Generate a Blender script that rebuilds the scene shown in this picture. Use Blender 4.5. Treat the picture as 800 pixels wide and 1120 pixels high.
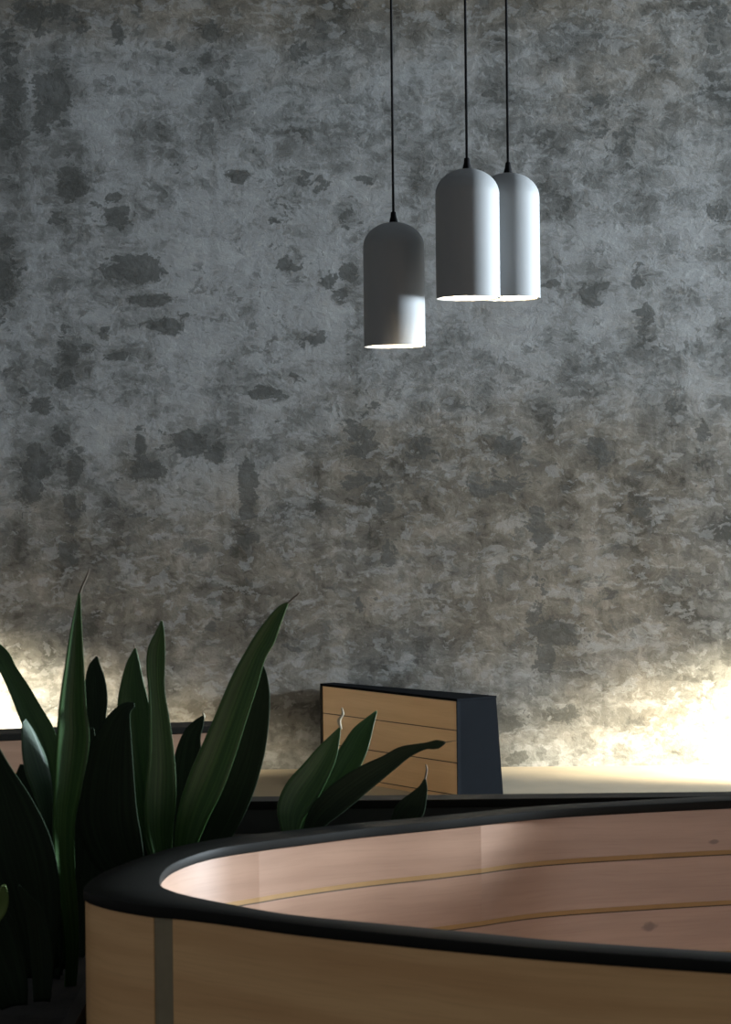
import bpy, bmesh, math, random
import numpy as np
from mathutils import Vector, Matrix

for o in list(bpy.data.objects):
    bpy.data.objects.remove(o)
SC = bpy.context.scene
COL = SC.collection
random.seed(7)

# ------------------------------------------------------------------ camera
F, CX, HY, CAMZ, ROLL = 2200.0, 400.0, 520.0, 1.6, math.radians(0.6)
KD = F / 1500.0
ca, sa = math.cos(ROLL), math.sin(ROLL)
cam = bpy.data.cameras.new('camera')
cam_o = bpy.data.objects.new('camera', cam)
COL.objects.link(cam_o)
cam.sensor_fit = 'VERTICAL'
cam.sensor_height = 36.0
cam.lens = F / 1120 * 36.0
cam.shift_y = -(560 - HY) / 1120
cam.clip_start = 0.05
cam.dof.use_dof = True
cam.dof.focus_distance = 4.9
cam.dof.aperture_fstop = 11.0
cam_o.matrix_world = Matrix(((ca, sa, 0, 0), (0, 0, -1, 0), (-sa, ca, 0, CAMZ), (0, 0, 0, 1)))
SC.camera = cam_o

# ------------------------------------------------------------------ light
SC.view_settings.view_transform = 'Standard'
SC.view_settings.look = 'None'
SC.view_settings.gamma = 1.0
SC.view_settings.use_curve_mapping = False
SC.view_settings.exposure = 0.0
SC.cycles.use_denoising = True
SC.cycles.max_bounces = 8
SC.cycles.sample_clamp_indirect = 4.0

world = bpy.data.worlds.new('world')
SC.world = world
world.use_nodes = True
bg = world.node_tree.nodes['Background']
bg.inputs[0].default_value = (0.93, 0.97, 1.0, 1)
bg.inputs[1].default_value = 0.20


def area(name, loc, direction, sx, sy, power, color, spread=180):
    l = bpy.data.lights.new(name, 'AREA')
    l.shape = 'RECTANGLE'
    l.size, l.size_y = sx, sy
    l.energy = power
    l.color = color
    l.spread = math.radians(spread)
    o = bpy.data.objects.new(name, l)
    COL.objects.link(o)
    o.location = loc
    o.rotation_euler = Vector(direction).to_track_quat('-Z', 'Y').to_euler()
    return o


def point(name, loc, power, color, radius):
    l = bpy.data.lights.new(name, 'POINT')
    l.energy = power
    l.color = color
    l.shadow_soft_size = radius
    o = bpy.data.objects.new(name, l)
    COL.objects.link(o)
    o.location = loc
    return o


YW = 5.98            # back wall
XR = 7.0            # right wall
WIN = (4.96, 5.86, 1.45, 2.30)   # window opening y0 y1 z0 z1
area('window_daylight', (XR - 0.06, (WIN[0] + WIN[1]) / 2, (WIN[2] + WIN[3]) / 2), (-1, 0, 0),
     WIN[1] - WIN[0] - 0.1, WIN[3] - WIN[2] - 0.1, 2050, (0.78, 0.90, 1.0))
WARM = (1.0, 0.88, 0.64)


def spot(name, loc, aim, half, blend, power, color, radius):
    l = bpy.data.lights.new(name, 'SPOT')
    l.energy = power
    l.color = color
    l.spot_size = math.radians(2 * half)
    l.spot_blend = blend
    l.shadow_soft_size = radius
    o = bpy.data.objects.new(name, l)
    COL.objects.link(o)
    o.location = loc
    o.rotation_euler = (Vector(aim) - Vector(loc)).to_track_quat('-Z', 'Y').to_euler()
    return o


spot('ledge_spotlight', (2.10, 5.55, 1.30), (1.10, 5.98, 0.66), 21, 0.9, 1600, WARM, 0.04)
spot('ledge_spotlight', (-2.10, 5.55, 1.25), (-1.24, 5.98, 0.82), 20, 0.95, 1150, WARM, 0.04)


# ------------------------------------------------------------------ helpers
def ray(px, py):
    u, v = (px - CX) / F, (HY - py) / F
    return u * ca + v * sa, -u * sa + v * ca


def P(px, py, D):
    """photo pixel at depth D -> point in the room"""
    u, v = ray(px, py)
    return Vector((u * D, D, CAMZ + v * D))


def PZ(px, py, z):
    """photo pixel on the level z -> point in the room"""
    u, v = ray(px, py)
    D = (z - CAMZ) / v
    return Vector((u * D, D, z))


def link(name, me, mat=None, parent=None):
    o = bpy.data.objects.new(name, me)
    COL.objects.link(o)
    if mat:
        me.materials.append(mat)
    if parent:
        o.parent = parent
        o.matrix_parent_inverse = Matrix.Identity(4)
        # children are modelled in room coordinates
        o.location = -parent.location
    return o


def mesh(name, verts, faces, mat=None, parent=None, smooth=False, uvs=None, bevel=0.0, segs=2):
    me = bpy.data.meshes.new(name)
    me.from_pydata([tuple(v) for v in verts], [], faces)
    if uvs is not None:
        lay = me.uv_layers.new(name='UVMap')
        for poly in me.polygons:
            for li in poly.loop_indices:
                lay.data[li].uv = uvs[me.loops[li].vertex_index]
    bm = bmesh.new()
    bm.from_mesh(me)
    bmesh.ops.recalc_face_normals(bm, faces=bm.faces)
    bm.to_mesh(me)
    bm.free()
    if smooth:
        for p in me.polygons:
            p.use_smooth = True
    o = link(name, me, mat, parent)
    if bevel:
        b = o.modifiers.new('bevel', 'BEVEL')
        b.width = bevel
        b.segments = segs
        b.limit_method = 'ANGLE'
        b.angle_limit = math.radians(40)
    return o


def empty(name, loc, label, cat, group=None):
    o = bpy.data.objects.new(name, None)
    COL.objects.link(o)
    o.empty_display_size = 0.1
    o.location = loc
    o['label'] = label
    o['category'] = cat
    if group:
        o['group'] = group
    return o


def box_vf(x0, x1, y0, y1, z0, z1, base=0):
    v = [(x, y, z) for z in (z0, z1) for y in (y0, y1) for x in (x0, x1)]
    f = [(0, 2, 3, 1), (4, 5, 7, 6), (0, 1, 5, 4), (2, 6, 7, 3), (0, 4, 6, 2), (1, 3, 7, 5)]
    return v, [tuple(i + base for i in q) for q in f]


def boxes(name, lst, mat, parent=None, bevel=0.0):
    V, Fc = [], []
    for b in lst:
        v, f = box_vf(*b, base=len(V))
        V += v
        Fc += f
    return mesh(name, V, Fc, mat, parent, bevel=bevel)


def prism(name, poly, z0, z1, mat, parent=None, bevel=0.0, poly_bottom=None):
    n = len(poly)
    pb = poly_bottom or poly
    V = [(p[0], p[1], z0) for p in pb] + [(p[0], p[1], z1) for p in poly]
    Fc = [tuple(range(n))[::-1], tuple(range(n, 2 * n))]
    Fc += [(i, (i + 1) % n, n + (i + 1) % n, n + i) for i in range(n)]
    return mesh(name, V, Fc, mat, parent, bevel=bevel)


def lathe(name, prof, loc, mat, parent=None, seg=64, smooth=True):
    V, Fc = [], []
    for r, z in prof:
        for k in range(seg):
            t = 2 * math.pi * k / seg
            V.append((loc[0] + r * math.cos(t), loc[1] + r * math.sin(t), loc[2] + z))
    for i in range(len(prof) - 1):
        for k in range(seg):
            a, b = i * seg + k, i * seg + (k + 1) % seg
            Fc.append((a, b, b + seg, a + seg))
    o = mesh(name, V, Fc, mat, parent, smooth=smooth)
    bm = bmesh.new()
    bm.from_mesh(o.data)
    bmesh.ops.remove_doubles(bm, verts=bm.verts, dist=1e-6)
    bmesh.ops.recalc_face_normals(bm, faces=bm.faces)
    bm.to_mesh(o.data)
    bm.free()
    return o


def catmull(pts, per=10):
    out = []
    n = len(pts)
    for i in range(n - 1):
        p0, p1, p2, p3 = pts[max(i - 1, 0)], pts[i], pts[i + 1], pts[min(i + 2, n - 1)]
        for k in range(per):
            t = k / per
            out.append(tuple(0.5 * (2 * b + (c - a) * t + (2 * a - 5 * b + 4 * c - d) * t * t
                                    + (3 * b - a - 3 * c + d) * t ** 3)
                             for a, b, c, d in zip(p0, p1, p2, p3)))
    out.append(tuple(pts[-1]))
    return out


# ------------------------------------------------------------------ materials
class NT:
    def __init__(self, name):
        self.m = bpy.data.materials.new(name)
        self.m.use_nodes = True
        self.t = self.m.node_tree
        self.b = self.t.nodes['Principled BSDF']

    def n(self, typ, **kw):
        nd = self.t.nodes.new(typ)
        for k, v in kw.items():
            setattr(nd, k, v)
        return nd

    def l(self, a, b):
        self.t.links.new(a, b)

    def val(self, sock, v):
        if hasattr(v, 'is_output'):
            self.l(v, sock)
        else:
            sock.default_value = v

    def math(self, op, a, b=0.0, c=None, clamp=False):
        nd = self.n('ShaderNodeMath', operation=op, use_clamp=clamp)
        self.val(nd.inputs[0], a)
        self.val(nd.inputs[1], b)
        if c is not None:
            self.val(nd.inputs[2], c)
        return nd.outputs[0]

    def mix(self, f, a, b, blend='MIX'):
        nd = self.n('ShaderNodeMix', data_type='RGBA', blend_type=blend)
        self.val(nd.inputs[0], f)
        self.val(nd.inputs[6], a)
        self.val(nd.inputs[7], b)
        return nd.outputs[2]

    def smooth(self, x, lo, hi):
        nd = self.n('ShaderNodeMapRange', interpolation_type='SMOOTHSTEP')
        self.val(nd.inputs[0], x)
        nd.inputs[1].default_value = lo
        nd.inputs[2].default_value = hi
        return nd.outputs[0]

    def noise(self, vec, scale, detail=4, rough=0.55, dist=0.0):
        nd = self.n('ShaderNodeTexNoise')
        self.l(vec, nd.inputs['Vector'])
        nd.inputs['Scale'].default_value = scale
        nd.inputs['Detail'].default_value = detail
        nd.inputs['Roughness'].default_value = rough
        nd.inputs['Distortion'].default_value = dist
        return nd.outputs[0]

    def mapping(self, vec, scale=(1, 1, 1), loc=(0, 0, 0), rot=(0, 0, 0)):
        nd = self.n('ShaderNodeMapping')
        self.l(vec, nd.inputs[0])
        nd.inputs[1].default_value = loc
        nd.inputs[2].default_value = rot
        nd.inputs[3].default_value = scale
        return nd.outputs[0]

    def bump(self, h, strength, dist):
        nd = self.n('ShaderNodeBump')
        nd.inputs['Strength'].default_value = strength
        nd.inputs['Distance'].default_value = dist
        self.l(h, nd.inputs['Height'])
        self.l(nd.outputs[0], self.b.inputs['Normal'])


def rgb(r, g, b):
    return (r, g, b, 1.0)


def plain(name, col, rough=0.5, metal=0.0, noise=0.15, scale=30, spec=0.5):
    n = NT(name)
    g = n.n('ShaderNodeTexCoord').outputs['Object']
    f = n.noise(g, scale, 3)
    lo = tuple(c * (1 - noise) for c in col) + (1,)
    hi = tuple(min(1, c * (1 + noise)) for c in col) + (1,)
    n.l(n.mix(f, lo, hi), n.b.inputs['Base Color'])
    n.b.inputs['Roughness'].default_value = rough
    n.b.inputs['Metallic'].default_value = metal
    n.b.inputs['Specular IOR Level'].default_value = spec
    return n.m


def wood(name, c0, c1, c2, rough=0.38, coat=0.3, knot=None, spec=0.5):
    """plywood: grain runs along u (metres), v is height (metres)"""
    n = NT(name)
    uv = n.n('ShaderNodeUVMap', uv_map='UVMap').outputs[0]
    warp = n.noise(n.mapping(uv, (1.5, 6, 1)), 1.0, 3)
    wv = n.n('ShaderNodeVectorMath', operation='MULTIPLY_ADD')
    cmb = n.n('ShaderNodeCombineXYZ')
    n.l(warp, cmb.inputs[1])
    n.l(cmb.outputs[0], wv.inputs[0])
    wv.inputs[1].default_value = (0, 0.05, 0)
    n.l(uv, wv.inputs[2])
    big = n.noise(n.mapping(wv.outputs[0], (1.6, 22, 1)), 1.0, 4, 0.6)
    fine = n.noise(n.mapping(wv.outputs[0], (9, 260, 1)), 1.0, 3, 0.6)
    blot = n.noise(n.mapping(uv, (3, 9, 1), (4, 2, 0)), 1.0, 3, 0.5)
    c = n.mix(n.smooth(big, 0.3, 0.72), rgb(*c0), rgb(*c1))
    c = n.mix(n.math('MULTIPLY', n.smooth(fine, 0.45, 0.8), 0.35), c, rgb(*c2))
    c = n.mix(n.math('MULTIPLY', n.smooth(blot, 0.55, 0.8), 0.35), c, rgb(*c2))
    if knot:
        for (ku, kv, ru, rv) in knot:
            mp = n.mapping(uv, (1 / ru, 1 / rv, 1), (-ku / ru, -kv / rv, 0))
            ad = n.n('ShaderNodeVectorMath', operation='LENGTH')
            n.l(mp, ad.inputs[0])
            d = n.math('ADD', ad.outputs['Value'], n.math('MULTIPLY', n.noise(n.mapping(uv, (60, 60, 1)), 1, 2), 0.9))
            k = n.smooth(d, 1.5, 0.9)
            c = n.mix(n.math('MULTIPLY', k, 0.75), c, rgb(c0[0] * .35, c0[1] * .3, c0[2] * .3))
    n.l(c, n.b.inputs['Base Color'])
    n.b.inputs['Roughness'].default_value = rough
    n.b.inputs['Specular IOR Level'].default_value = spec
    n.b.inputs['Coat Weight'].default_value = coat
    n.b.inputs['Coat Roughness'].default_value = 0.32
    n.bump(fine, 0.06, 0.002)
    return n.m


M_BLACK = plain('black_laminate', (0.0115, 0.0112, 0.0098), 0.55, noise=0.2, spec=0.08)
M_MATTBLACK = plain('matt_black', (0.030, 0.030, 0.028), 0.75, noise=0.2)
M_CHAR = plain('dark_blue_laminate', (0.004, 0.0048, 0.006), 0.8, noise=0.15, spec=0.02)
M_BATTEN = plain('dark_olive_batten', (0.24, 0.195, 0.12), 0.6, noise=0.2)
M_INLAY = plain('ochre_inlay', (0.30, 0.170, 0.055), 0.5, noise=0.15)
M_GAP = plain('dark_gap', (0.06, 0.04, 0.025), 0.8)
M_SOIL = plain('dark_soil', (0.075, 0.062, 0.046), 0.95, noise=0.6, scale=60)
M_SOIL_SHADED = plain('shaded_soil', (0.028, 0.026, 0.024), 0.95, noise=0.6, scale=60)  # soil with the shade under the leaves put into its colour
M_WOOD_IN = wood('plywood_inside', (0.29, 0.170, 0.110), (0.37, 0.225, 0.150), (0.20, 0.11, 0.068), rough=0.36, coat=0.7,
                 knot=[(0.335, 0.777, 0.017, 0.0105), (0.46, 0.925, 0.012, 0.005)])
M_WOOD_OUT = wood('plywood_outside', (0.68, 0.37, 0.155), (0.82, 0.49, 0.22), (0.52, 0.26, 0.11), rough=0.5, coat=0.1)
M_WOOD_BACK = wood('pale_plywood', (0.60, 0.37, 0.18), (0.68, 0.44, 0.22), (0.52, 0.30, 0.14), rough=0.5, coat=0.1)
M_CORD = plain('black_cord', (0.004, 0.004, 0.0045), 0.8, spec=0.1)
M_SHADE = plain('grey_shade', (0.238, 0.246, 0.25), 0.6, noise=0.05, scale=12, spec=0.3)
M_SHADE_IN = plain('white_shade_lining', (0.75, 0.72, 0.66), 0.6, noise=0.03)


def leaf_mat(name, dark, light, edge, rough=0.38, spec=0.45):
    n = NT(name)
    uv = n.n('ShaderNodeUVMap', uv_map='UVMap').outputs[0]
    st = n.noise(n.mapping(uv, (14, 1.2, 1)), 1.0, 3, 0.6)
    bl = n.noise(n.mapping(uv, (3, 6, 1)), 1.0, 3, 0.6)
    c = n.mix(n.smooth(st, 0.35, 0.7), rgb(*dark), rgb(*light))
    c = n.mix(n.math('MULTIPLY', n.smooth(bl, 0.5, 0.75), 0.5), c, rgb(*edge))
    n.l(c, n.b.inputs['Base Color'])
    n.b.inputs['Roughness'].default_value = rough
    n.b.inputs['Specular IOR Level'].default_value = spec
    n.bump(st, 0.25, 0.002)
    return n.m


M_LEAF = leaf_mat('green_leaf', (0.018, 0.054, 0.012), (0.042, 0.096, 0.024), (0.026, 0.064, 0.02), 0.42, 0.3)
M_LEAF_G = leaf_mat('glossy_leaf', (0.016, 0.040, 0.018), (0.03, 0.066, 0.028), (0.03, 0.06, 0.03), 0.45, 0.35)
M_LEAF_SHADED = leaf_mat('shaded_green_leaf', (0.018, 0.026, 0.017), (0.024, 0.038, 0.022), (0.02, 0.03, 0.02), 0.7, 0.03)  # leaf green darkened to stand in for shade among the leaves
M_LEAF_Y = leaf_mat('yellow_green_leaf', (0.09, 0.15, 0.04), (0.15, 0.20, 0.06), (0.10, 0.14, 0.05))
M_DRY = plain('dry_leaf_tip', (0.10, 0.075, 0.05), 0.8, noise=0.4, scale=90)
M_DRY_L = plain('pale_dry_leaf_tip', (0.30, 0.27, 0.19), 0.8, noise=0.3, scale=90)


def emit(name, col, s):
    n = NT(name)
    n.b.inputs['Base Color'].default_value = rgb(0.8, 0.8, 0.8)
    n.b.inputs['Emission Color'].default_value = rgb(*col)
    n.b.inputs['Emission Strength'].default_value = s
    return n.m


M_BULB = emit('warm_bulb', (1.0, 0.84, 0.62), 95)


def plaster():
    n = NT('worn_grey_plaster')
    pos = n.n('ShaderNodeTexCoord').outputs['Object']
    at = lambda s: n.n('ShaderNodeAttribute', attribute_name=s).outputs['Fac']
    stain, pale, dim_brown = at('stain'), at('pale'), at('dim_brown')
    # warped coordinates for ragged, trowelled edges
    wn = n.n('ShaderNodeTexNoise')
    n.l(n.mapping(pos, (1, 1, 1.3)), wn.inputs['Vector'])
    wn.inputs['Scale'].default_value = 9
    wn.inputs['Detail'].default_value = 6
    wn.inputs['Roughness'].default_value = 0.65
    wv = n.n('ShaderNodeVectorMath', operation='MULTIPLY_ADD')
    n.l(wn.outputs[1], wv.inputs[0])
    wv.inputs[1].default_value = (0.09, 0.0, 0.07)
    n.l(pos, wv.inputs[2])
    w = wv.outputs[0]
    big = n.noise(n.mapping(w, (1, 1, .7)), 2.0, 4, 0.5)
    med = n.noise(n.mapping(w, (1, 1, 1.25), (3, 0, 7)), 4.5, 6, 0.6)
    mid = n.noise(n.mapping(w, (1, 1, 1.2), (8, 0, 1)), 10.0, 7, 0.62)
    smal = n.noise(n.mapping(w, (1, 1, 1.5), (1, 0, 2)), 24.0, 7, 0.66)
    fine = n.noise(n.mapping(w, (1, 1, 1.2)), 75.0, 5, 0.7)
    hstr = n.noise(n.mapping(w, (3.0, 1, 9), (5, 0, 1)), 2.6, 6, 0.62)
    vstr = n.noise(n.mapping(pos, (8.5, 1, .40), (2, 0, 3)), 1.0, 5, 0.6)
    mo = lambda a, k: n.math('MULTIPLY', a, k)
    # one height-like value decides how much pale skim coat is left on the dark base
    v = n.math('ADD', mo(n.math('SUBTRACT', big, .5), 0.40), mo(n.math('SUBTRACT', med, .5), 0.95))
    v = n.math('ADD', v, mo(n.math('SUBTRACT', mid, .5), 0.95))
    v = n.math('ADD', v, mo(n.math('SUBTRACT', smal, .5), 0.80))
    v = n.math('ADD', v, mo(n.math('SUBTRACT', hstr, .5), 0.40))
    v = n.math('ADD', v, mo(n.math('SUBTRACT', vstr, .5), 0.75))
    v = n.math('ADD', v, mo(n.math('SUBTRACT', fine, .5), 0.42))
    v = n.math('ADD', v, mo(pale, 0.30))
    v = n.math('SUBTRACT', v, mo(stain, 0.12))
    v = n.math('SUBTRACT', v, mo(dim_brown, 0.13))  # also darkens the colour where less daylight reaches the wall
    ramp = n.n('ShaderNodeValToRGB')
    n.l(n.math('ADD', v, 0.5), ramp.inputs[0])
    cr = ramp.color_ramp
    stops = [(0.10, (0.070, 0.072, 0.067)), (0.22, (0.098, 0.100, 0.094)), (0.27, (0.138, 0.140, 0.134)), (0.40, (0.165, 0.168, 0.162)), (0.45, (0.205, 0.212, 0.208)),
             (0.56, (0.236, 0.241, 0.236)), (0.61, (0.285, 0.293, 0.292)), (0.78, (0.318, 0.328, 0.330)), (0.95, (0.37, 0.38, 0.38))]
    while len(cr.elements) < len(stops):
        cr.elements.new(0.5)
    for e, (p, q) in zip(cr.elements, stops):
        e.position = p
        e.color = rgb(*q)
    c = ramp.outputs[0]
    # warm tint: stained plaster, plus weaker daylight put into the colour
    bw = n.smooth(n.math('ADD', dim_brown, mo(n.math('SUBTRACT', med, 0.5), 1.2)), 0.1, 0.9)
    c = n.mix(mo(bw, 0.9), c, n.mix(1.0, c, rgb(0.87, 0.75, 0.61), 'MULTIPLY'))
    # pale trowel skins with crisp edges
    sk = n.smooth(n.math('ADD', hstr, n.math('ADD', mo(n.math('SUBTRACT', smal, .5), .7), mo(pale, .05))), 0.585, 0.62)
    c = n.mix(mo(sk, 0.25), c, rgb(0.36, 0.375, 0.375))
    # crisp chips and flecks left by the trowel
    chn = n.noise(n.mapping(w, (1, 1, 1.25), (4, 0, 9)), 27.0, 8, 0.62)
    fln = n.noise(n.mapping(w, (1, 1, 1.5), (7, 0, 3)), 22.0, 8, 0.60)
    gate = n.smooth(n.math('SUBTRACT', med, mo(pale, .06)), 0.56, 0.46)
    c = n.mix(n.math('MULTIPLY', n.smooth(chn, 0.425, 0.40), n.math('MULTIPLY_ADD', gate, 0.45, 0.12)), c, rgb(0.105, 0.107, 0.100))
    c = n.mix(mo(n.smooth(fln, 0.575, 0.600), 0.40), c, rgb(0.335, 0.342, 0.338))
    # deep patches where the base shows
    sn = n.math('ADD', stain, n.math('ADD', mo(n.math('SUBTRACT', smal, 0.5), 2.0), mo(n.math('SUBTRACT', mid, 0.5), 2.4)))
    sm = n.math('MULTIPLY', n.smooth(sn, 0.50, 0.60), n.smooth(stain, 0.03, 0.16))
    c = n.mix(mo(sm, 0.75), c, rgb(0.066, 0.068, 0.062))
    n.l(c, n.b.inputs['Base Color'])
    n.b.inputs['Roughness'].default_value = 0.72
    n.b.inputs['Specular IOR Level'].default_value = 0.25
    n.bump(n.math('ADD', n.math('MULTIPLY', smal, 0.7), n.math('MULTIPLY', fine, 0.3)), 0.5, 0.005)
    return n.m


# ------------------------------------------------------------------ the room
DARK = [(10, 100, 14, 70, .8), (35, 15, 18, 14, 1), (65, 12, 10, 7, .9), (88, 28, 10, 14, 1), (128, 33, 7, 9, 1),
        (62, 105, 17, 26, 1.1), (48, 130, 12, 20, .8), (75, 160, 6, 8, .8), (3, 155, 12, 20, .8), (80, 205, 14, 18, .9),
        (68, 240, 10, 9, .8), (128, 215, 10, 6, .8), (130, 240, 16, 14, .8), (5, 265, 12, 10, .9), (195, 50, 14, 5, .8),
        (235, 35, 24, 8, .7), (202, 77, 10, 4, .8), (245, 95, 12, 14, .6), (260, 193, 9, 5, 1.1), (330, 60, 22, 18, .6),
        (200, 180, 10, 8, .5), (145, 297, 25, 15, 1.2), (4, 310, 13, 28, 1.1), (163, 328, 16, 7, .9),
        (178, 355, 26, 7, .7), (112, 362, 8, 6, .8), (75, 388, 13, 18, .9), (95, 383, 10, 6, .8), (132, 388, 22, 6, .8),
        (70, 412, 14, 14, .7), (210, 345, 14, 5, .7), (65, 478, 11, 10, 1), (42, 445, 10, 9, .8), (152, 485, 7, 16, 1.1),
        (155, 512, 18, 13, 1.2), (208, 482, 18, 14, 1.2), (237, 492, 8, 11, 1), (40, 510, 16, 17, 1.1), (80, 515, 9, 16, .9),
        (35, 540, 14, 12, .9), (20, 425, 14, 14, .6), (78, 560, 9, 22, .8), (76, 605, 12, 16, .8), (30, 580, 14, 14, .4),
        (270, 520, 7, 18, .9), (272, 550, 8, 18, .9), (268, 590, 8, 16, .9), (270, 640, 7, 14, .7), (150, 565, 20, 10, .6),
        (313, 292, 12, 9, .8), (383, 300, 10, 12, 1.0), (378, 318, 8, 8, .9), (358, 308, 9, 6, .9), (335, 370, 18, 6, .8),
        (314, 410, 14, 6, .8), (292, 428, 16, 6, .9), (385, 395, 10, 12, .7), (390, 430, 14, 10, .7), (395, 480, 16, 30, .8),
        (400, 530, 22, 14, .7), (455, 490, 20, 12, .6), (300, 470, 8, 10, .6), (332, 195, 18, 14, .6), (405, 197, 10, 5, .9),
        (455, 205, 8, 12, .8), (378, 238, 10, 14, .8), (345, 210, 14, 12, .5), (320, 150, 10, 16, .5), (300, 230, 12, 14, .6),
        (660, 35, 14, 14, .5), (655, 105, 14, 20, .6), (683, 160, 12, 30, .7), (660, 135, 14, 10, .6), (615, 225, 10, 18, .8),
        (598, 205, 14, 6, .8), (778, 100, 10, 12, .6), (790, 112, 8, 14, .6), (780, 20, 12, 30, .6), (725, 65, 12, 8, .5),
        (790, 230, 18, 14, .6), (640, 325, 12, 10, .8), (658, 312, 12, 5, .8), (702, 306, 10, 10, 1), (706, 358, 11, 22, .8),
        (600, 310, 10, 6, .6), (600, 470, 10, 25, .7), (550, 490, 22, 14, .7), (655, 492, 15, 18, .8), (555, 535, 35, 12, .6),
        (732, 520, 14, 8, .6), (770, 470, 8, 14, .6), (765, 505, 8, 16, .7), (585, 560, 10, 20, .6), (740, 440, 10, 12, .6),
        (608, 690, 22, 16, .9), (600, 720, 10, 14, .8), (590, 590, 9, 50, .5), (530, 780, 18, 8, .8), (555, 792, 22, 9, .8),
        (612, 785, 18, 8, .8), (690, 600, 30, 8, .6), (760, 640, 16, 14, .6), (750, 680, 14, 8, .5), (665, 650, 14, 6, .6),
        (420, 580, 10, 30, .6), (395, 660, 12, 20, .5), (460, 700, 20, 8, .5), (320, 700, 16, 10, .4), (240, 690, 16, 10, .5),
        (340, 560, 12, 8, .5), (700, 560, 12, 20, .5), (560, 830, 20, 6, .7), (650, 740, 14, 6, .5)]
PALE = [(110, 90, 50, 60, .7), (290, 290, 80, 80, .9), (230, 330, 90, 60, .8), (340, 360, 60, 60, .7), (130, 260, 60, 40, .6),
        (150, 150, 30, 90, .5), (60, 330, 40, 30, .5), (240, 530, 60, 30, .6), (320, 250, 40, 40, .7), (420, 420, 60, 40, .5),
        (560, 370, 60, 60, .6), (640, 360, 40, 25, .6), (640, 270, 60, 40, .5), (740, 320, 60, 60, .5), (330, 450, 60, 40, .6),
        (120, 440, 40, 50, .5), (650, 630, 26, 30, .9), (690, 690, 30, 36, .7), (720, 420, 40, 30, .5), (500, 590, 24, 30, .6),
        (230, 620, 60, 40, .5), (330, 600, 50, 40, .4), (580, 590, 40, 20, .5), (560, 730, 40, 20, .5), (440, 140, 40, 40, .4)]
DIM_BROWN = [(500, 500, 150, 50, .8), (690, 540, 130, 70, .7), (700, 60, 140, 90, .55), (560, 670, 130, 60, .9), (430, 690, 130, 60, .6),  # staining plus dimmer daylight at the top and low down, painted as tint
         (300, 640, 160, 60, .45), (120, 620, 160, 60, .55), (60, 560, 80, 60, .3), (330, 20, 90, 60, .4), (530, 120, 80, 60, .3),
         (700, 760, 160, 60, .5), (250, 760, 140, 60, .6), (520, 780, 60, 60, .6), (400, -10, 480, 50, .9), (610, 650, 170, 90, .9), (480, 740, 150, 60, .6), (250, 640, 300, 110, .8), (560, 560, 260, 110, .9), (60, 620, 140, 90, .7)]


def wall_back():
    xs = np.concatenate([[-3.5, -2.2], np.linspace(-1.25, 1.25, 180), [2.2, 4.5, XR]])
    zs = np.concatenate([[0.0, 0.3], np.linspace(0.6, 3.15, 184), [3.7]])
    X, Z = np.meshgrid(xs, zs)
    fields = []
    k = F / YW
    for lst, soft in ((DARK, 1.0), (PALE, 1.0), (DIM_BROWN, 1.0)):
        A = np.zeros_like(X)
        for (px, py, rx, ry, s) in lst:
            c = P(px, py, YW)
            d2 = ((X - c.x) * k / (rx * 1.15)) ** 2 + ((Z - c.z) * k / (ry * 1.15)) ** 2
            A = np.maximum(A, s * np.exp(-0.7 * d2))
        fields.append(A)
    nx, nz = len(xs), len(zs)
    V = [(float(X[j, i]), YW, float(Z[j, i])) for j in range(nz) for i in range(nx)]
    Fc = [(j * nx + i, j * nx + i + 1, (j + 1) * nx + i + 1, (j + 1) * nx + i) for j in range(nz - 1) for i in range(nx - 1)]
    me = bpy.data.meshes.new('wall_back')
    # give the wall its thickness: the rear face closes it into a slab
    nb = len(V)
    V += [(-3.5, YW + .15, 0), (XR, YW + .15, 0), (XR, YW + .15, 3.7), (-3.5, YW + .15, 3.7)]
    Fc += [(nb + 1, nb, nb + 3, nb + 2)]
    Fc += [tuple([nb, nb + 1] + [i for i in range(nx - 1, -1, -1)])]
    Fc += [tuple([nb + 2, nb + 3] + [(nz - 1) * nx + i for i in range(nx)])]
    Fc += [tuple([nb + 3, nb] + [j * nx for j in range(nz)])]
    Fc += [tuple([nb + 1, nb + 2] + [j * nx + nx - 1 for j in range(nz - 1, -1, -1)])]
    me.from_pydata(V, [], Fc)
    for nm, A in zip(('stain', 'pale', 'dim_brown'), fields):
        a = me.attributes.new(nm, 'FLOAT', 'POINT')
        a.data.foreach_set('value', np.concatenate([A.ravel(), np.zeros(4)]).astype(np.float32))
    o = link('wall_back', me, plaster())
    o['kind'] = 'structure'
    return o


def struct(o):
    o['kind'] = 'structure'
    return o


wall_back()
M_FLOOR = plain('dark_floor', (0.07, 0.062, 0.055), 0.55, noise=0.3, scale=3)
M_CEIL = plain('dark_ceiling', (0.10, 0.10, 0.10), 0.9, noise=0.2, scale=3)
M_RWALL = plain('grey_side_wall', (0.22, 0.225, 0.225), 0.85, noise=0.3, scale=4)
M_LEDGE = plain('smooth_cement_ledge', (0.24, 0.20, 0.14), 0.7, noise=0.22, scale=7)
struct(boxes('floor', [(-3.5, XR + .15, -2.5, YW + .15, -0.1, 0.0)], M_FLOOR))
struct(boxes('ceiling', [(-3.5, XR + .15, 0.4, YW + .15, 3.7, 3.8)], M_CEIL))
y0, y1, z0, z1 = WIN
struct(boxes('wall_right', [(XR, XR + .15, 0.4, y0, 0, 3.7), (XR, XR + .15, y1, YW, 0, 3.7),
                            (XR, XR + .15, y0, y1, 0, z0), (XR, XR + .15, y0, y1, z1, 3.7)], M_RWALL))
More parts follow.
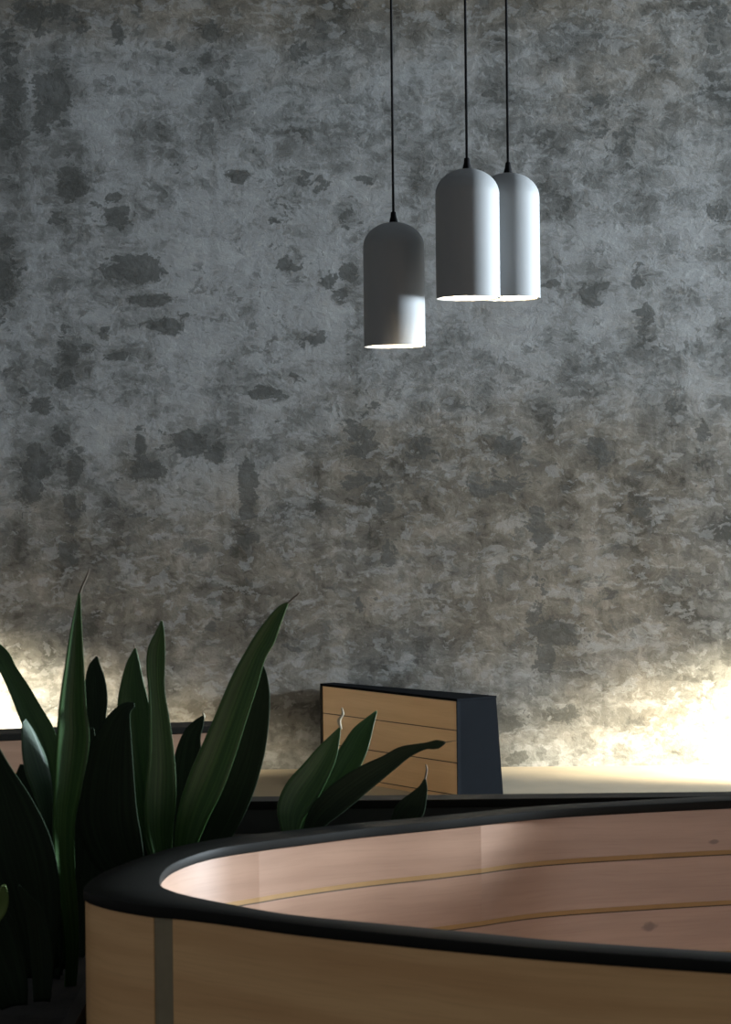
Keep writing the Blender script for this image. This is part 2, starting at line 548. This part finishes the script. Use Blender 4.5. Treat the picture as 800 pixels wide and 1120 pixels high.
win = struct(boxes('window_1', [(XR + .03, XR + .09, y0, y0 + .05, z0, z1), (XR + .03, XR + .09, y1 - .05, y1, z0, z1),
                                (XR + .03, XR + .09, y0 + .05, y1 - .05, z0, z0 + .05),
                                (XR + .03, XR + .09, y0 + .05, y1 - .05, z1 - .05, z1)], M_BLACK))
ng = NT('window_glass')
ng.b.inputs['Transmission Weight'].default_value = 1.0
ng.b.inputs['Roughness'].default_value = 0.0
ng.b.inputs['IOR'].default_value = 1.45
boxes('pane', [(XR + .055, XR + .063, y0 + .05, y1 - .05, z0 + .05, z1 - .05)], ng.m, win)
ZL = P(600, 838, YW).z
struct(boxes('trim_1', [(-3.5, XR, 5.25, YW, 0.0, ZL)], M_LEDGE, bevel=0.006))

# ------------------------------------------------------------------ the front booth
ZC, TC = 1.0, 0.016
inner_far = [(175, 963), (178, 954), (190, 944), (215, 934), (242, 927), (285, 920.5), (320, 916), (400, 906), (470, 899), (527, 893),
             (600, 886), (700, 880), (800, 875)]
inner_near = [(177, 969), (190, 974.5), (210, 980), (255, 989), (320, 1000), (420, 1010), (520, 1019.5), (620, 1029), (800, 1041)]
outer_near = [(91, 985), (100, 990), (125, 997), (167, 1004), (190, 1005.5), (242, 1012), (320, 1023), (420, 1034), (520, 1044), (620, 1053), (800, 1066)]


def xy(p):
    return (p.x, p.y)


IF = [xy(PZ(x, y, ZC)) for x, y in inner_far]
IN = [xy(PZ(x, y, ZC)) for x, y in inner_near]
ON = [xy(PZ(x, y, ZC - TC)) for x, y in outer_near]


def extend(pts, dx, n=3, bend=0.0):
    (xa, ya), (xb, yb) = pts[-2], pts[-1]
    s = (yb - ya) / (xb - xa)
    out = list(pts)
    for k in range(1, n + 1):
        s += bend
        xa2, ya2 = out[-1]
        out.append((xa2 + dx, ya2 + s * dx))
    return out


IF = extend(IF, 0.25, 6, -0.06)
IN = extend(IN, 0.25, 5, 0.02)
ON = extend(ON, 0.25, 5, 0.02)
inner = catmull(IN[::-1] + IF, 8)
# outer line behind: offset of the far inner line
off = []
for i in range(5, len(IF)):
    a, b = IF[max(i - 1, 0)], IF[min(i + 1, len(IF) - 1)]
    t = Vector((b[0] - a[0], b[1] - a[1])).normalized()
    w = 0.050 + 0.02 * max(0, (8 - i) / 3)
    off.append((IF[i][0] - t.y * w, IF[i][1] + t.x * w))
back_corner = [(ON[0][0] - .001, ON[0][1] + .035 * KD), (ON[0][0] + .012, ON[0][1] + .09 * KD), (ON[0][0] + .05, ON[0][1] + .16 * KD),
               (ON[0][0] + .11, ON[0][1] + .235 * KD)]
outer = catmull(ON[::-1] + back_corner + off, 8)


def resample(line, n):
    L = [0.0]
    for a, b in zip(line, line[1:]):
        L.append(L[-1] + math.hypot(b[0] - a[0], b[1] - a[1]))
    out, j = [], 0
    for k in range(n):
        s = L[-1] * k / (n - 1)
        while j < len(L) - 2 and L[j + 1] < s:
            j += 1
        t = (s - L[j]) / max(1e-9, L[j + 1] - L[j])
        out.append((line[j][0] + t * (line[j + 1][0] - line[j][0]), line[j][1] + t * (line[j + 1][1] - line[j][1])))
    return out


def nearest(line, p):
    return min(range(len(line)), key=lambda i: (line[i][0] - p[0]) ** 2 + (line[i][1] - p[1]) ** 2)


def split_resample(line, p, n1, n2):
    i = nearest(line, p)
    return resample(line[:i + 1], n1)[:-1] + resample(line[i:], n2)


tip_in, tip_out = IF[0], ON[0]
CI = split_resample(inner, tip_in, 90, 90)
CO = split_resample(outer, (tip_out[0] - .001, tip_out[1] + .035 * KD), 90, 90)


def ring(name, A, B, za, zb, mat, parent, uvs=False, bevel=0.0, cap_ends=True):
    """solid wall between the plan lines A and B from za up to zb"""
    n = len(A)
    V, U = [], []
    s = 0.0
    for i in range(n):
        if i:
            s += math.hypot(A[i][0] - A[i - 1][0], A[i][1] - A[i - 1][1])
        V += [(A[i][0], A[i][1], za), (A[i][0], A[i][1], zb), (B[i][0], B[i][1], zb), (B[i][0], B[i][1], za)]
        U += [(s, za), (s, zb), (s, zb + .004), (s, za - .004)]
    Fc = []
    for i in range(n - 1):
        a, b = 4 * i, 4 * i + 4
        for k in range(4):
            Fc.append((a + k, a + (k + 1) % 4, b + (k + 1) % 4, b + k))
    Fc += [(0, 3, 2, 1), (4 * n - 4, 4 * n - 3, 4 * n - 2, 4 * n - 1)]
    return mesh(name, V, Fc, mat, parent, smooth=False, uvs=U, bevel=bevel)


def shade_smooth(o, ang=35):
    for p in o.data.polygons:
        p.use_smooth = True
    m = o.modifiers.new('edge_split', 'EDGE_SPLIT')
    m.split_angle = math.radians(ang)
    return o


def offset(line, w):
    out = []
    for i in range(len(line)):
        a, b = line[max(i - 1, 0)], line[min(i + 1, len(line) - 1)]
        t = Vector((b[0] - a[0], b[1] - a[1]))
        if t.length < 1e-9:
            t = Vector((1, 0))
        t.normalize()
        q = w[i] if isinstance(w, list) else w
        out.append((line[i][0] - t.y * q, line[i][1] + t.x * q))
    return out


booth = empty('booth_partition', (0.2, 2.1 * KD, 0), 'large curved plywood booth screen with a black rim, nearest the camera', 'booth')
shade_smooth(ring('rim_cap', CI, CO, ZC - TC, ZC, M_BLACK, booth, bevel=0.0025))
# inside panels, three sheets on the far side and one on the near side
dense = resample(inner, 700)
i_tip = nearest(dense, IF[0])
i_a = nearest(dense, IF[inner_far.index((285, 920.5))])
i_b = nearest(dense, IF[inner_far.index((527, 893))])


def thin(line, step=6):
    q = line[::step]
    if q[-1] != line[-1]:
        q.append(line[-1])
    return q


def bow(seg):
    w, sacc = [], 0.0
    for i in range(len(seg)):
        if i:
            sacc += math.hypot(seg[i][0] - seg[i - 1][0], seg[i][1] - seg[i - 1][1])
        w.append(sacc)
    return [0.001 + 0.0075 * (q / .14) * math.exp(1 - q / .14) * (1 - q / max(sacc, .01)) for q in w]


def inner_sheet(seg, setback=0.0, bowed=True):
    w = bow(seg) if bowed else [0.002] * len(seg)
    A = offset(seg, w)
    strip = [(offset(seg, [q - .0008 for q in w]), offset(seg, [q + .003 for q in w]), offset(seg, [q - .0003 for q in w]))]
    for zc in (ZC - 0.095, ZC - 0.187, ZC - 0.279):
        for (s1, s2, s3) in strip:
            st = shade_smooth(ring('inlay_strip', s1, s2, zc - 0.0040, zc + 0.0036, M_INLAY, booth))
            shade_smooth(ring('inlay_dark_line', s3, s2, zc - 0.0062, zc - 0.0041, M_GAP, booth))  # thin dark strip along the lower edge of each inlay
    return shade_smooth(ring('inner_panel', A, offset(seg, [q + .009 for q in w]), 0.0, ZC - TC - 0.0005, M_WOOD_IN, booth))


inner_sheet(thin(dense[:i_tip + 1]), 0.002, False)
inner_sheet(thin(dense[i_tip:i_a + 1]), 0.0015)
inner_sheet(thin(dense[i_a:i_b + 1]), 0.002)
inner_sheet(thin(dense[i_b:]), 0.0035)
# outside panels
dense_o = resample(outer, 700)
o_l = nearest(dense_o, ON[outer_near.index((167, 1004))])
o_r = nearest(dense_o, ON[outer_near.index((190, 1005.5))])
if o_l < o_r:
    o_l, o_r = o_r, o_l
zt = ZC - TC - 0.0005


def outer_sheet(seg):
    shade_smooth(ring('outer_panel', offset(seg, -0.003), offset(seg, -0.012), 0.0, zt, M_WOOD_OUT, booth))


outer_sheet(thin(dense_o[:o_r + 1]))
outer_sheet(thin(dense_o[o_l:]))
bt = ring('batten', offset(dense_o[o_r:o_l + 1], -0.005), offset(dense_o[o_r:o_l + 1], -0.014), 0.0, zt, M_BATTEN, booth)
bt['label'] = 'dark upright batten between two outer panels'

# ------------------------------------------------------------------ planters
YB = PZ(400, 875, ZC).y
front = [p for p in offset(thin(dense_o, 4), 0.004) if p[1] > 2.16 * KD and p[0] > -0.42]
front = [p for p in front if p[1] < YB - 0.004 and nearest(dense_o, p) > o_l]
trough = empty('planter_box', (0, YB - .1, 0), 'black wedge-shaped planter trough behind the curved booth, holding the leaning plants', 'planter')
xl, xr = front[0][0], front[-1][0]
back_line = [(xr + .02, YB), (xl, YB)]
poly = front + back_line
# walls
ti = offset(front, 0.012)
prism('soil', [(p[0], p[1]) for p in offset(front, 0.013)] + [(xr, YB - .001), (xl + .013, YB - .001)], 0.86, 0.94, M_SOIL, trough)
ring('front_side', front, ti, 0.0, 0.950, M_MATTBLACK, trough)
boxes('back_side', [(xl, 1.6, YB, YB + 0.03, 0.0, ZC - TC)], M_MATTBLACK, trough)
boxes('rim_cap', [(xl - .005, 1.6, YB - 0.002, YB + 0.055, ZC - TC + .0002, ZC)], M_BLACK, trough, bevel=0.002)
boxes('end_side', [(xl - .0, xl + .012, front[0][1] + .014, YB, 0.0, 0.950)], M_MATTBLACK, trough)

pot = empty('planter_box', (-0.85, 3.27, 0), 'low black square planter left of the booth end, almost hidden by dark leaves', 'planter')
px0, px1, py0, py1 = -1.25, -0.435, 2.93, 3.6
boxes('wall', [(px0, px1, py0, py0 + .02, 0, .80), (px0, px1, py1 - .02, py1, 0, .80),
               (px0, px0 + .02, py0 + .02, py1 - .02, 0, .80), (px1 - .02, px1, py0 + .02, py1 - .02, 0, .80)], M_MATTBLACK, pot)
boxes('soil', [(px0 + .02, px1 - .02, py0 + .02, py1 - .02, 0.6, .765)], M_SOIL_SHADED, pot)


# ------------------------------------------------------------------ plants
def smooth_line(pts, per=6):
    return catmull([tuple(float(c) for c in p) for p in pts], per)


def leaf(plant, pts, d_base, d_tip, mat, twist=0.0, cup=0.28, tip=None, tipmat=None, bow=0.0):
    """pts: (px, py, half width px) from tip to base; twist turns the blade about its own line (deg, + faces right)"""
    d_base, d_tip = d_base * KD, d_tip * KD
    L = smooth_line(pts)
    n = len(L)
    base_to_tip = []
    for i, (x, y, w) in enumerate(L):
        t = 1 - i / (n - 1)                     # 1 at the tip
        D = d_base + (d_tip - d_base) * t + bow * math.sin(math.pi * t)
        base_to_tip.append((P(x, y, D), max(w, 0.6) / F * D, t))
    base_to_tip.reverse()
    V, U, Fc = [], [], []
    S = 9
    tw = math.radians(twist)
    for i, (c, w, t) in enumerate(base_to_tip):
        a = base_to_tip[max(i - 1, 0)][0]
        b = base_to_tip[min(i + 1, n - 1)][0]
        T = (b - a).normalized()
        view = (c - Vector((0, 0, CAMZ))).normalized()
        side = view.cross(T).normalized()       # to the right for an upright blade
        nrm = side.cross(T).normalized()
        if nrm.dot(view) > 0:
            nrm = -nrm                          # towards the viewer
        sd = side * math.cos(tw) - nrm * math.sin(tw)
        nn = nrm * math.cos(tw) + side * math.sin(tw)
        wc = w / max(0.35, math.cos(tw))
        for k in range(S):
            s = -1 + 2 * k / (S - 1)
            h = cup * wc * (abs(s) ** 1.6)
            V.append(c + sd * (s * wc) + nn * h)
            U.append((s * 0.5 + 0.5, t * 1.0 + hash(len(plant.children)) % 7))
    for i in range(n - 1):
        for k in range(S - 1):
            a = i * S + k
            Fc.append((a, a + 1, a + S + 1, a + S))
    o = mesh('leaf', V, Fc, mat, plant, smooth=True, uvs=U)
    so = o.modifiers.new('thickness', 'SOLIDIFY')
    so.thickness = 0.0016
    so.offset = 0
    if tip:
        D = d_tip
        TL = smooth_line(tip, 5)
        Vt, Ft = [], []
        m = len(TL)
        for i, (x, y, w) in enumerate(TL):
            c = P(x, y, D)
            r = w / F * D
            for k in range(6):
                a = 2 * math.pi * k / 6
                Vt.append(c + Vector((math.cos(a) * r, math.sin(a) * r * .6, math.sin(a) * r * .3)))
        for i in range(m - 1):
            for k in range(6):
                Ft.append((i * 6 + k, i * 6 + (k + 1) % 6, i * 6 + 6 + (k + 1) % 6, i * 6 + 6 + k))
        Ft += [tuple(range(6))[::-1], tuple(range(6 * m - 6, 6 * m))]
        w = mesh('withered_tip', Vt, Ft, tipmat or M_DRY, o, smooth=True)
        w.location = (0, 0, 0)
        w['label'] = 'dry curled leaf tip'
    return o


def plant(name, loc, label):
    return empty(name, loc, label, 'plant')


# left plant in the low planter
p1 = plant('leafy_plant', (-0.62, 2.22 * KD, 0.765), 'broad-leaved green plant at the left edge, with one tall upright blade')
leaf(p1, [(87, 648, 1), (83, 687, 6), (80.5, 728, 10.5), (78, 773, 15), (78, 811, 18), (73, 860, 15), (69, 900, 12), (70, 950, 11),
          (76, 1007, 9), (78, 1050, 7), (76, 1085, 6)], 2.26, 2.16, M_LEAF, 16, .35,
     tip=[(98, 622, .6), (95, 630, 1.0), (91, 639, 1.3), (87, 649, 1.3)])
leaf(p1, [(-14, 698, 3), (0, 717, 9), (10, 735, 9), (22, 757, 11), (33, 780, 13), (45, 805, 15), (54, 840, 14), (60, 900, 12),
          (64, 960, 9), (66, 1060, 7)], 2.30, 2.34, M_LEAF, 8, .3)
leaf(p1, [(26, 788, 2), (29, 803, 7), (33, 822, 11), (38, 840, 13), (45, 862, 11), (50, 890, 8), (54, 930, 7), (58, 1060, 6)], 2.24, 2.20,
     M_LEAF_G, 52, .12)
leaf(p1, [(-14, 800, 3), (-4, 838, 14), (8, 880, 28), (22, 930, 36), (36, 990, 30), (44, 1070, 14)], 2.22, 2.16, M_LEAF_SHADED, -22, .06)
leaf(p1, [(24, 836, 2), (24, 860, 10), (30, 900, 20), (40, 950, 24), (50, 1010, 20), (56, 1070, 10)], 2.29, 2.27, M_LEAF_SHADED, -20, .2)
leaf(p1, [(58, 868, 2), (56, 900, 14), (54, 950, 22), (56, 1010, 20), (58, 1070, 10)], 2.31, 2.30, M_LEAF_SHADED, -20, .2)
leaf(p1, [(100, 796, 3), (97, 830, 12), (94, 880, 22), (94, 950, 28), (84, 1020, 17), (72, 1080, 8)], 2.40, 2.38, M_LEAF_SHADED, -20, .2)
leaf(p1, [(-26, 930, 2), (-24, 970, 22), (-14, 1020, 32), (6, 1070, 24), (16, 1100, 14)], 2.14, 2.10, M_LEAF_SHADED, -15, .2)
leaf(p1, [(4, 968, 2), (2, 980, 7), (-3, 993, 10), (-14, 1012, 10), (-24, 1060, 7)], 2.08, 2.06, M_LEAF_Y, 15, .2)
leaf(p1, [(20, 968, 1), (30, 985, 6), (40, 1005, 10), (46, 1050, 12), (46, 1095, 9)], 2.13, 2.10, M_LEAF_SHADED, 0, .2)

# middle plant
p2 = plant('leafy_plant', (-0.28, 2.40 * KD, 0.955), 'dense clump of broad upright leaves rising behind the rounded booth end')
leaf(p2, [(106, 718, 1), (104, 730, 7), (105, 745, 11), (106, 765, 12.5), (105, 790, 11.5), (106, 830, 11), (120, 890, 9), (150, 945, 6)], 2.40, 2.42, M_LEAF_SHADED, -25, .2)
leaf(p2, [(148, 709, 1), (146, 725, 7), (145, 745, 12), (146, 770, 17), (149, 800, 18), (153, 840, 16), (160, 885, 13), (172, 935, 9), (180, 965, 6)], 2.36, 2.36, M_LEAF, -5, .3,
     tip=[(147, 705, .5), (148, 711, 1.0)])
leaf(p2, [(177, 679, 1), (175, 692, 5), (171, 710, 9.5), (170, 730, 10), (171, 755, 9), (174, 790, 11.5), (176, 830, 14.5), (175, 870, 17), (174, 905, 15),
          (178, 940, 10), (184, 968, 6)], 2.34, 2.32, M_LEAF, 10, .25)
leaf(p2, [(147, 771, 2), (138, 777, 8), (130, 795, 16), (122, 830, 26), (118, 870, 32), (120, 905, 33), (132, 940, 26), (156, 972, 10)], 2.28, 2.20, M_LEAF_SHADED, -28, .08)
leaf(p2, [(223, 783, 1), (217, 792, 6), (210, 805, 10), (206, 825, 14), (203, 850, 15), (200, 880, 14), (196, 915, 11), (192, 965, 6)], 2.38, 2.40, M_LEAF_SHADED, 0, .25,
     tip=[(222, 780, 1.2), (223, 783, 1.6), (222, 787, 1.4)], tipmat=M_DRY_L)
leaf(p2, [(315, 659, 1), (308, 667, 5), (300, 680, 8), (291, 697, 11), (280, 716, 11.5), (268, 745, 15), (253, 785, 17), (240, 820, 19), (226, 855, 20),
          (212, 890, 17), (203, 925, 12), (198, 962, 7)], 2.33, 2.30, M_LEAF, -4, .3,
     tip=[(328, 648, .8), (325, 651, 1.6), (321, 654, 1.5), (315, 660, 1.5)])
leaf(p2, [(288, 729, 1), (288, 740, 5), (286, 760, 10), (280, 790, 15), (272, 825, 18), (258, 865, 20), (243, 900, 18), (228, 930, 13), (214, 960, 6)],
     2.40, 2.38, M_LEAF_SHADED, -16, .2)

leaf(p2, [(158, 835, 2), (156, 860, 10), (154, 890, 15), (158, 920, 16), (166, 950, 10), (172, 972, 6)], 2.42, 2.42, M_LEAF_SHADED, -10, .2)

# right plant
p3 = plant('leafy_plant', (-0.09, 2.44 * KD, 0.955), 'small leaning plant in front of the orange booth back, pale dry tips')
leaf(p3, [(372, 796, 1), (366, 808, 6), (357, 825, 12), (344, 846, 16), (330, 866, 19), (320, 885, 17), (318, 905, 11), (322, 925, 6)], 2.40, 2.43, M_LEAF, 0, .3,
     tip=[(374, 774, .6), (375, 781, 1.6), (371, 788, 2.2), (373, 797, 1.4)], tipmat=M_DRY_L)
leaf(p3, [(412, 778, 1), (404, 790, 6), (396, 803, 11), (388, 820, 14), (378, 838, 15), (365, 858, 14), (350, 880, 12), (338, 902, 9), (332, 922, 5)],
     2.42, 2.50, M_LEAF, -10, .25)
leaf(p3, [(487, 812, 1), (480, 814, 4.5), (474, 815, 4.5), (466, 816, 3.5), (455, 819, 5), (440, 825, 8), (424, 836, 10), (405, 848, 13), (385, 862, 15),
          (365, 878, 15), (348, 895, 12), (336, 920, 6)], 2.40, 2.38, M_LEAF_SHADED, -10, .3,
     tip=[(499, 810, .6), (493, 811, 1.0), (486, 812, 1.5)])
leaf(p3, [(465, 852, 1), (463, 862, 5), (458, 872, 9.5), (452, 882, 14), (444, 893, 15), (436, 904, 10), (432, 914, 5)], 2.44, 2.45, M_LEAF_SHADED, 0, .25,
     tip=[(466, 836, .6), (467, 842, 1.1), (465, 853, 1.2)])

# ------------------------------------------------------------------ booths behind
# left: straight plywood screen
lb = empty('booth_partition', (-1.0, 3.25 * KD, 0), 'pale plywood booth screen with a black rim, far left behind the leaves', 'booth')
a = PZ(0, 803, ZC)
b = PZ(262, 793, ZC)
d = (b - a).normalized()
a2 = a - d * 0.9
nrm = Vector((-d.y, d.x, 0))


def seg_box(name, p, q, t0, t1, z0, z1, mat, parent, bevel=0.0):
    pts = [p + nrm * t0, q + nrm * t0, q + nrm * t1, p + nrm * t1]
    V = [(v.x, v.y, z) for z in (z0, z1) for v in pts]
    ln = (q - p).length
    U = [(u, z) for z in (z0, z1) for u in (0, ln, ln, 0)]
    Fc = [(0, 3, 2, 1), (4, 5, 6, 7)] + [(i, (i + 1) % 4, 4 + (i + 1) % 4, 4 + i) for i in range(4)]
    return mesh(name, V, Fc, mat, parent, uvs=U, bevel=bevel)


seg_box('rim_cap', a2, b, 0, .10, ZC - TC, ZC, M_BLACK, lb, .002)
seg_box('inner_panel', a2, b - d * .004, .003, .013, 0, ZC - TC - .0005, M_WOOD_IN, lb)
seg_box('outer_panel', a2, b - d * .004, .085, .097, 0, ZC - TC - .0005, M_WOOD_OUT, lb)
seg_box('end_panel', b - d * .0035, b - d * .0, .003, .097, 0, ZC - TC - .0005, M_CHAR, lb)
for zc in (ZC - .095, ZC - .187, ZC - .279):
    seg_box('inlay_strip', a2, b - d * .005, .0015, .0028, zc - .0032, zc + .0032, M_INLAY, lb)

# centre: end of a further booth, plywood face and black slanting end
rb = empty('booth_back', (0.1, 3.85 * KD, ZL), 'orange plywood seat back with a black slanting end, on the ledge against the concrete wall', 'booth')
A = PZ(350, 747.5, ZC)
B = PZ(500, 764.5, ZC)
Cc = PZ(543, 761, ZC)
E = A + (Cc - B) * 0.35
Cb = Cc + (Cc - B).normalized() * 0.020
Eb = E + (Cc - B).normalized() * 0.075
TB = 0.007
d = (B - A).normalized()
nrm = Vector((-d.y, d.x, 0))
if nrm.y < 0:
    nrm = -nrm
ZS = ZL - 0.0
yw = YW - 0.003
Bb = B + nrm * .012
Ab = A + nrm * .012
plan = [(Ab.x, Ab.y), (Bb.x, Bb.y), (Cc.x, Cc.y), (Cc.x + .02, yw), (Ab.x, yw)]
planb = [(Ab.x, Ab.y), (Bb.x, Bb.y), (Cb.x, Cb.y), (Cb.x + .02, yw), (Ab.x, yw)]
tops = [ZC - TB, ZC - TB, ZC - TB, .925, .972]
V = [(p[0], p[1], ZS) for p in planb] + [(p[0], p[1], z) for p, z in zip(plan, tops)]
Fc = [(4, 3, 2, 1, 0)] + [(i, (i + 1) % 5, 5 + (i + 1) % 5, 5 + i) for i in range(5)] + [(5, 6, 7), (5, 7, 8), (5, 8, 9)]
mesh('end_and_shadow_body', V, Fc, M_CHAR, rb)  # black end; unseen rear added up to the wall to cast its shadow
prism('rim_cap', [xy(A), xy(B), xy(Cc + nrm * .003), xy(E + nrm * .003)], ZC - TB, ZC, M_CHAR, rb, bevel=.0015)
g = .006
zs = [ZC - .085, ZC - .172, ZC - .258]
fp = seg_box('face_panel', A + d * .010, B - d * .003, .002, .0115, ZS, ZC - TB, M_WOOD_BACK, rb)
for zc in zs:
    seg_box('panel_joint', A + d * .010, B - d * .003, .0014, .0022, zc - .0012, zc + .0012, M_GAP, rb)
seg_box('edge_strip', A, A + d * .010, .0, .012, ZS, ZC - TB, M_BLACK, rb)
seg_box('edge_strip', B - d * .003, B, .0, .012, ZS, ZC - TB, M_CHAR, rb)


# ------------------------------------------------------------------ pendant lamps
def pendant(px_top, py_top, D, label):
    D *= KD
    t = P(px_top, py_top, D)
    H, R, dome = 0.303, 0.0747, 0.060
    zb = t.z - H
    root = empty('pendant_lamp', (t.x, t.y, zb), label, 'lamp', 'pendant lamps over the tables')
    loc = (t.x, t.y, zb)
    outer_p = [(R * 1.0, 0.0)] + [(R, z) for z in np.linspace(.01, H - dome, 8)]
    outer_p += [(R * math.cos(a), H - dome + dome * math.sin(a)) for a in np.linspace(0.08, math.pi / 2 - .06, 18)]
    outer_p += [(0.006, H)]
    lathe('shade', outer_p, loc, M_SHADE, root, 96)
    th = .006
    inner_p = [(R, 0.0), (R - th, 0.0005)] + [(R - th, z) for z in np.linspace(.01, H - dome, 8)]
    inner_p += [((R - th) * math.cos(a), H - dome + (dome - th) * math.sin(a)) for a in np.linspace(0.08, math.pi / 2 - .06, 18)]
    inner_p += [(0.006, H - th)]
    s = lathe('lining', inner_p, loc, M_SHADE_IN, root, 96)
    s['label'] = 'white inside of the shade'
    lathe('socket', [(0, .20), (.018, .20), (.020, .21), (.020, .29), (0.0055, .299), (0, .299)], loc, M_CORD, root, 24)
    prof = [(0.0, .024)] + [(.038 * math.sin(a), .062 - .038 * math.cos(a)) for a in np.linspace(.15, 2.3, 14)] + [(.015, .11), (.013, .20), (0, .20)]
    b = lathe('bulb', prof, loc, M_BULB, root, 32)
    lathe('cord_grip', [(0, H - .002), (.0105, H - .002), (.0095, H + .006), (.0075, H + .012), (.0062, H + .024), (0.0028, H + .026), (0, H + .026)],
          loc, M_CORD, root, 24)
    lathe('cord', [(0, H + .024), (.0031, H + .024), (.0031, 3.68 - zb), (0, 3.68 - zb)], loc, M_CORD, root, 12)
    lathe('ceiling_rose', [(0, 3.672 - zb), (.05, 3.672 - zb), (.055, 3.68 - zb), (.055, 3.70 - zb), (0, 3.70 - zb)], loc, M_BLACK, root, 40)
    return root


pendant(430.6, 243, 3.335, 'lowest grey pendant lamp, hanging on the left, bright patch on its side')
pendant(511, 184.5, 3.20, 'middle grey pendant lamp, hanging in front of the right one')
pendant(556, 189, 3.30, 'grey pendant lamp on the right, partly hidden behind the middle lamp')
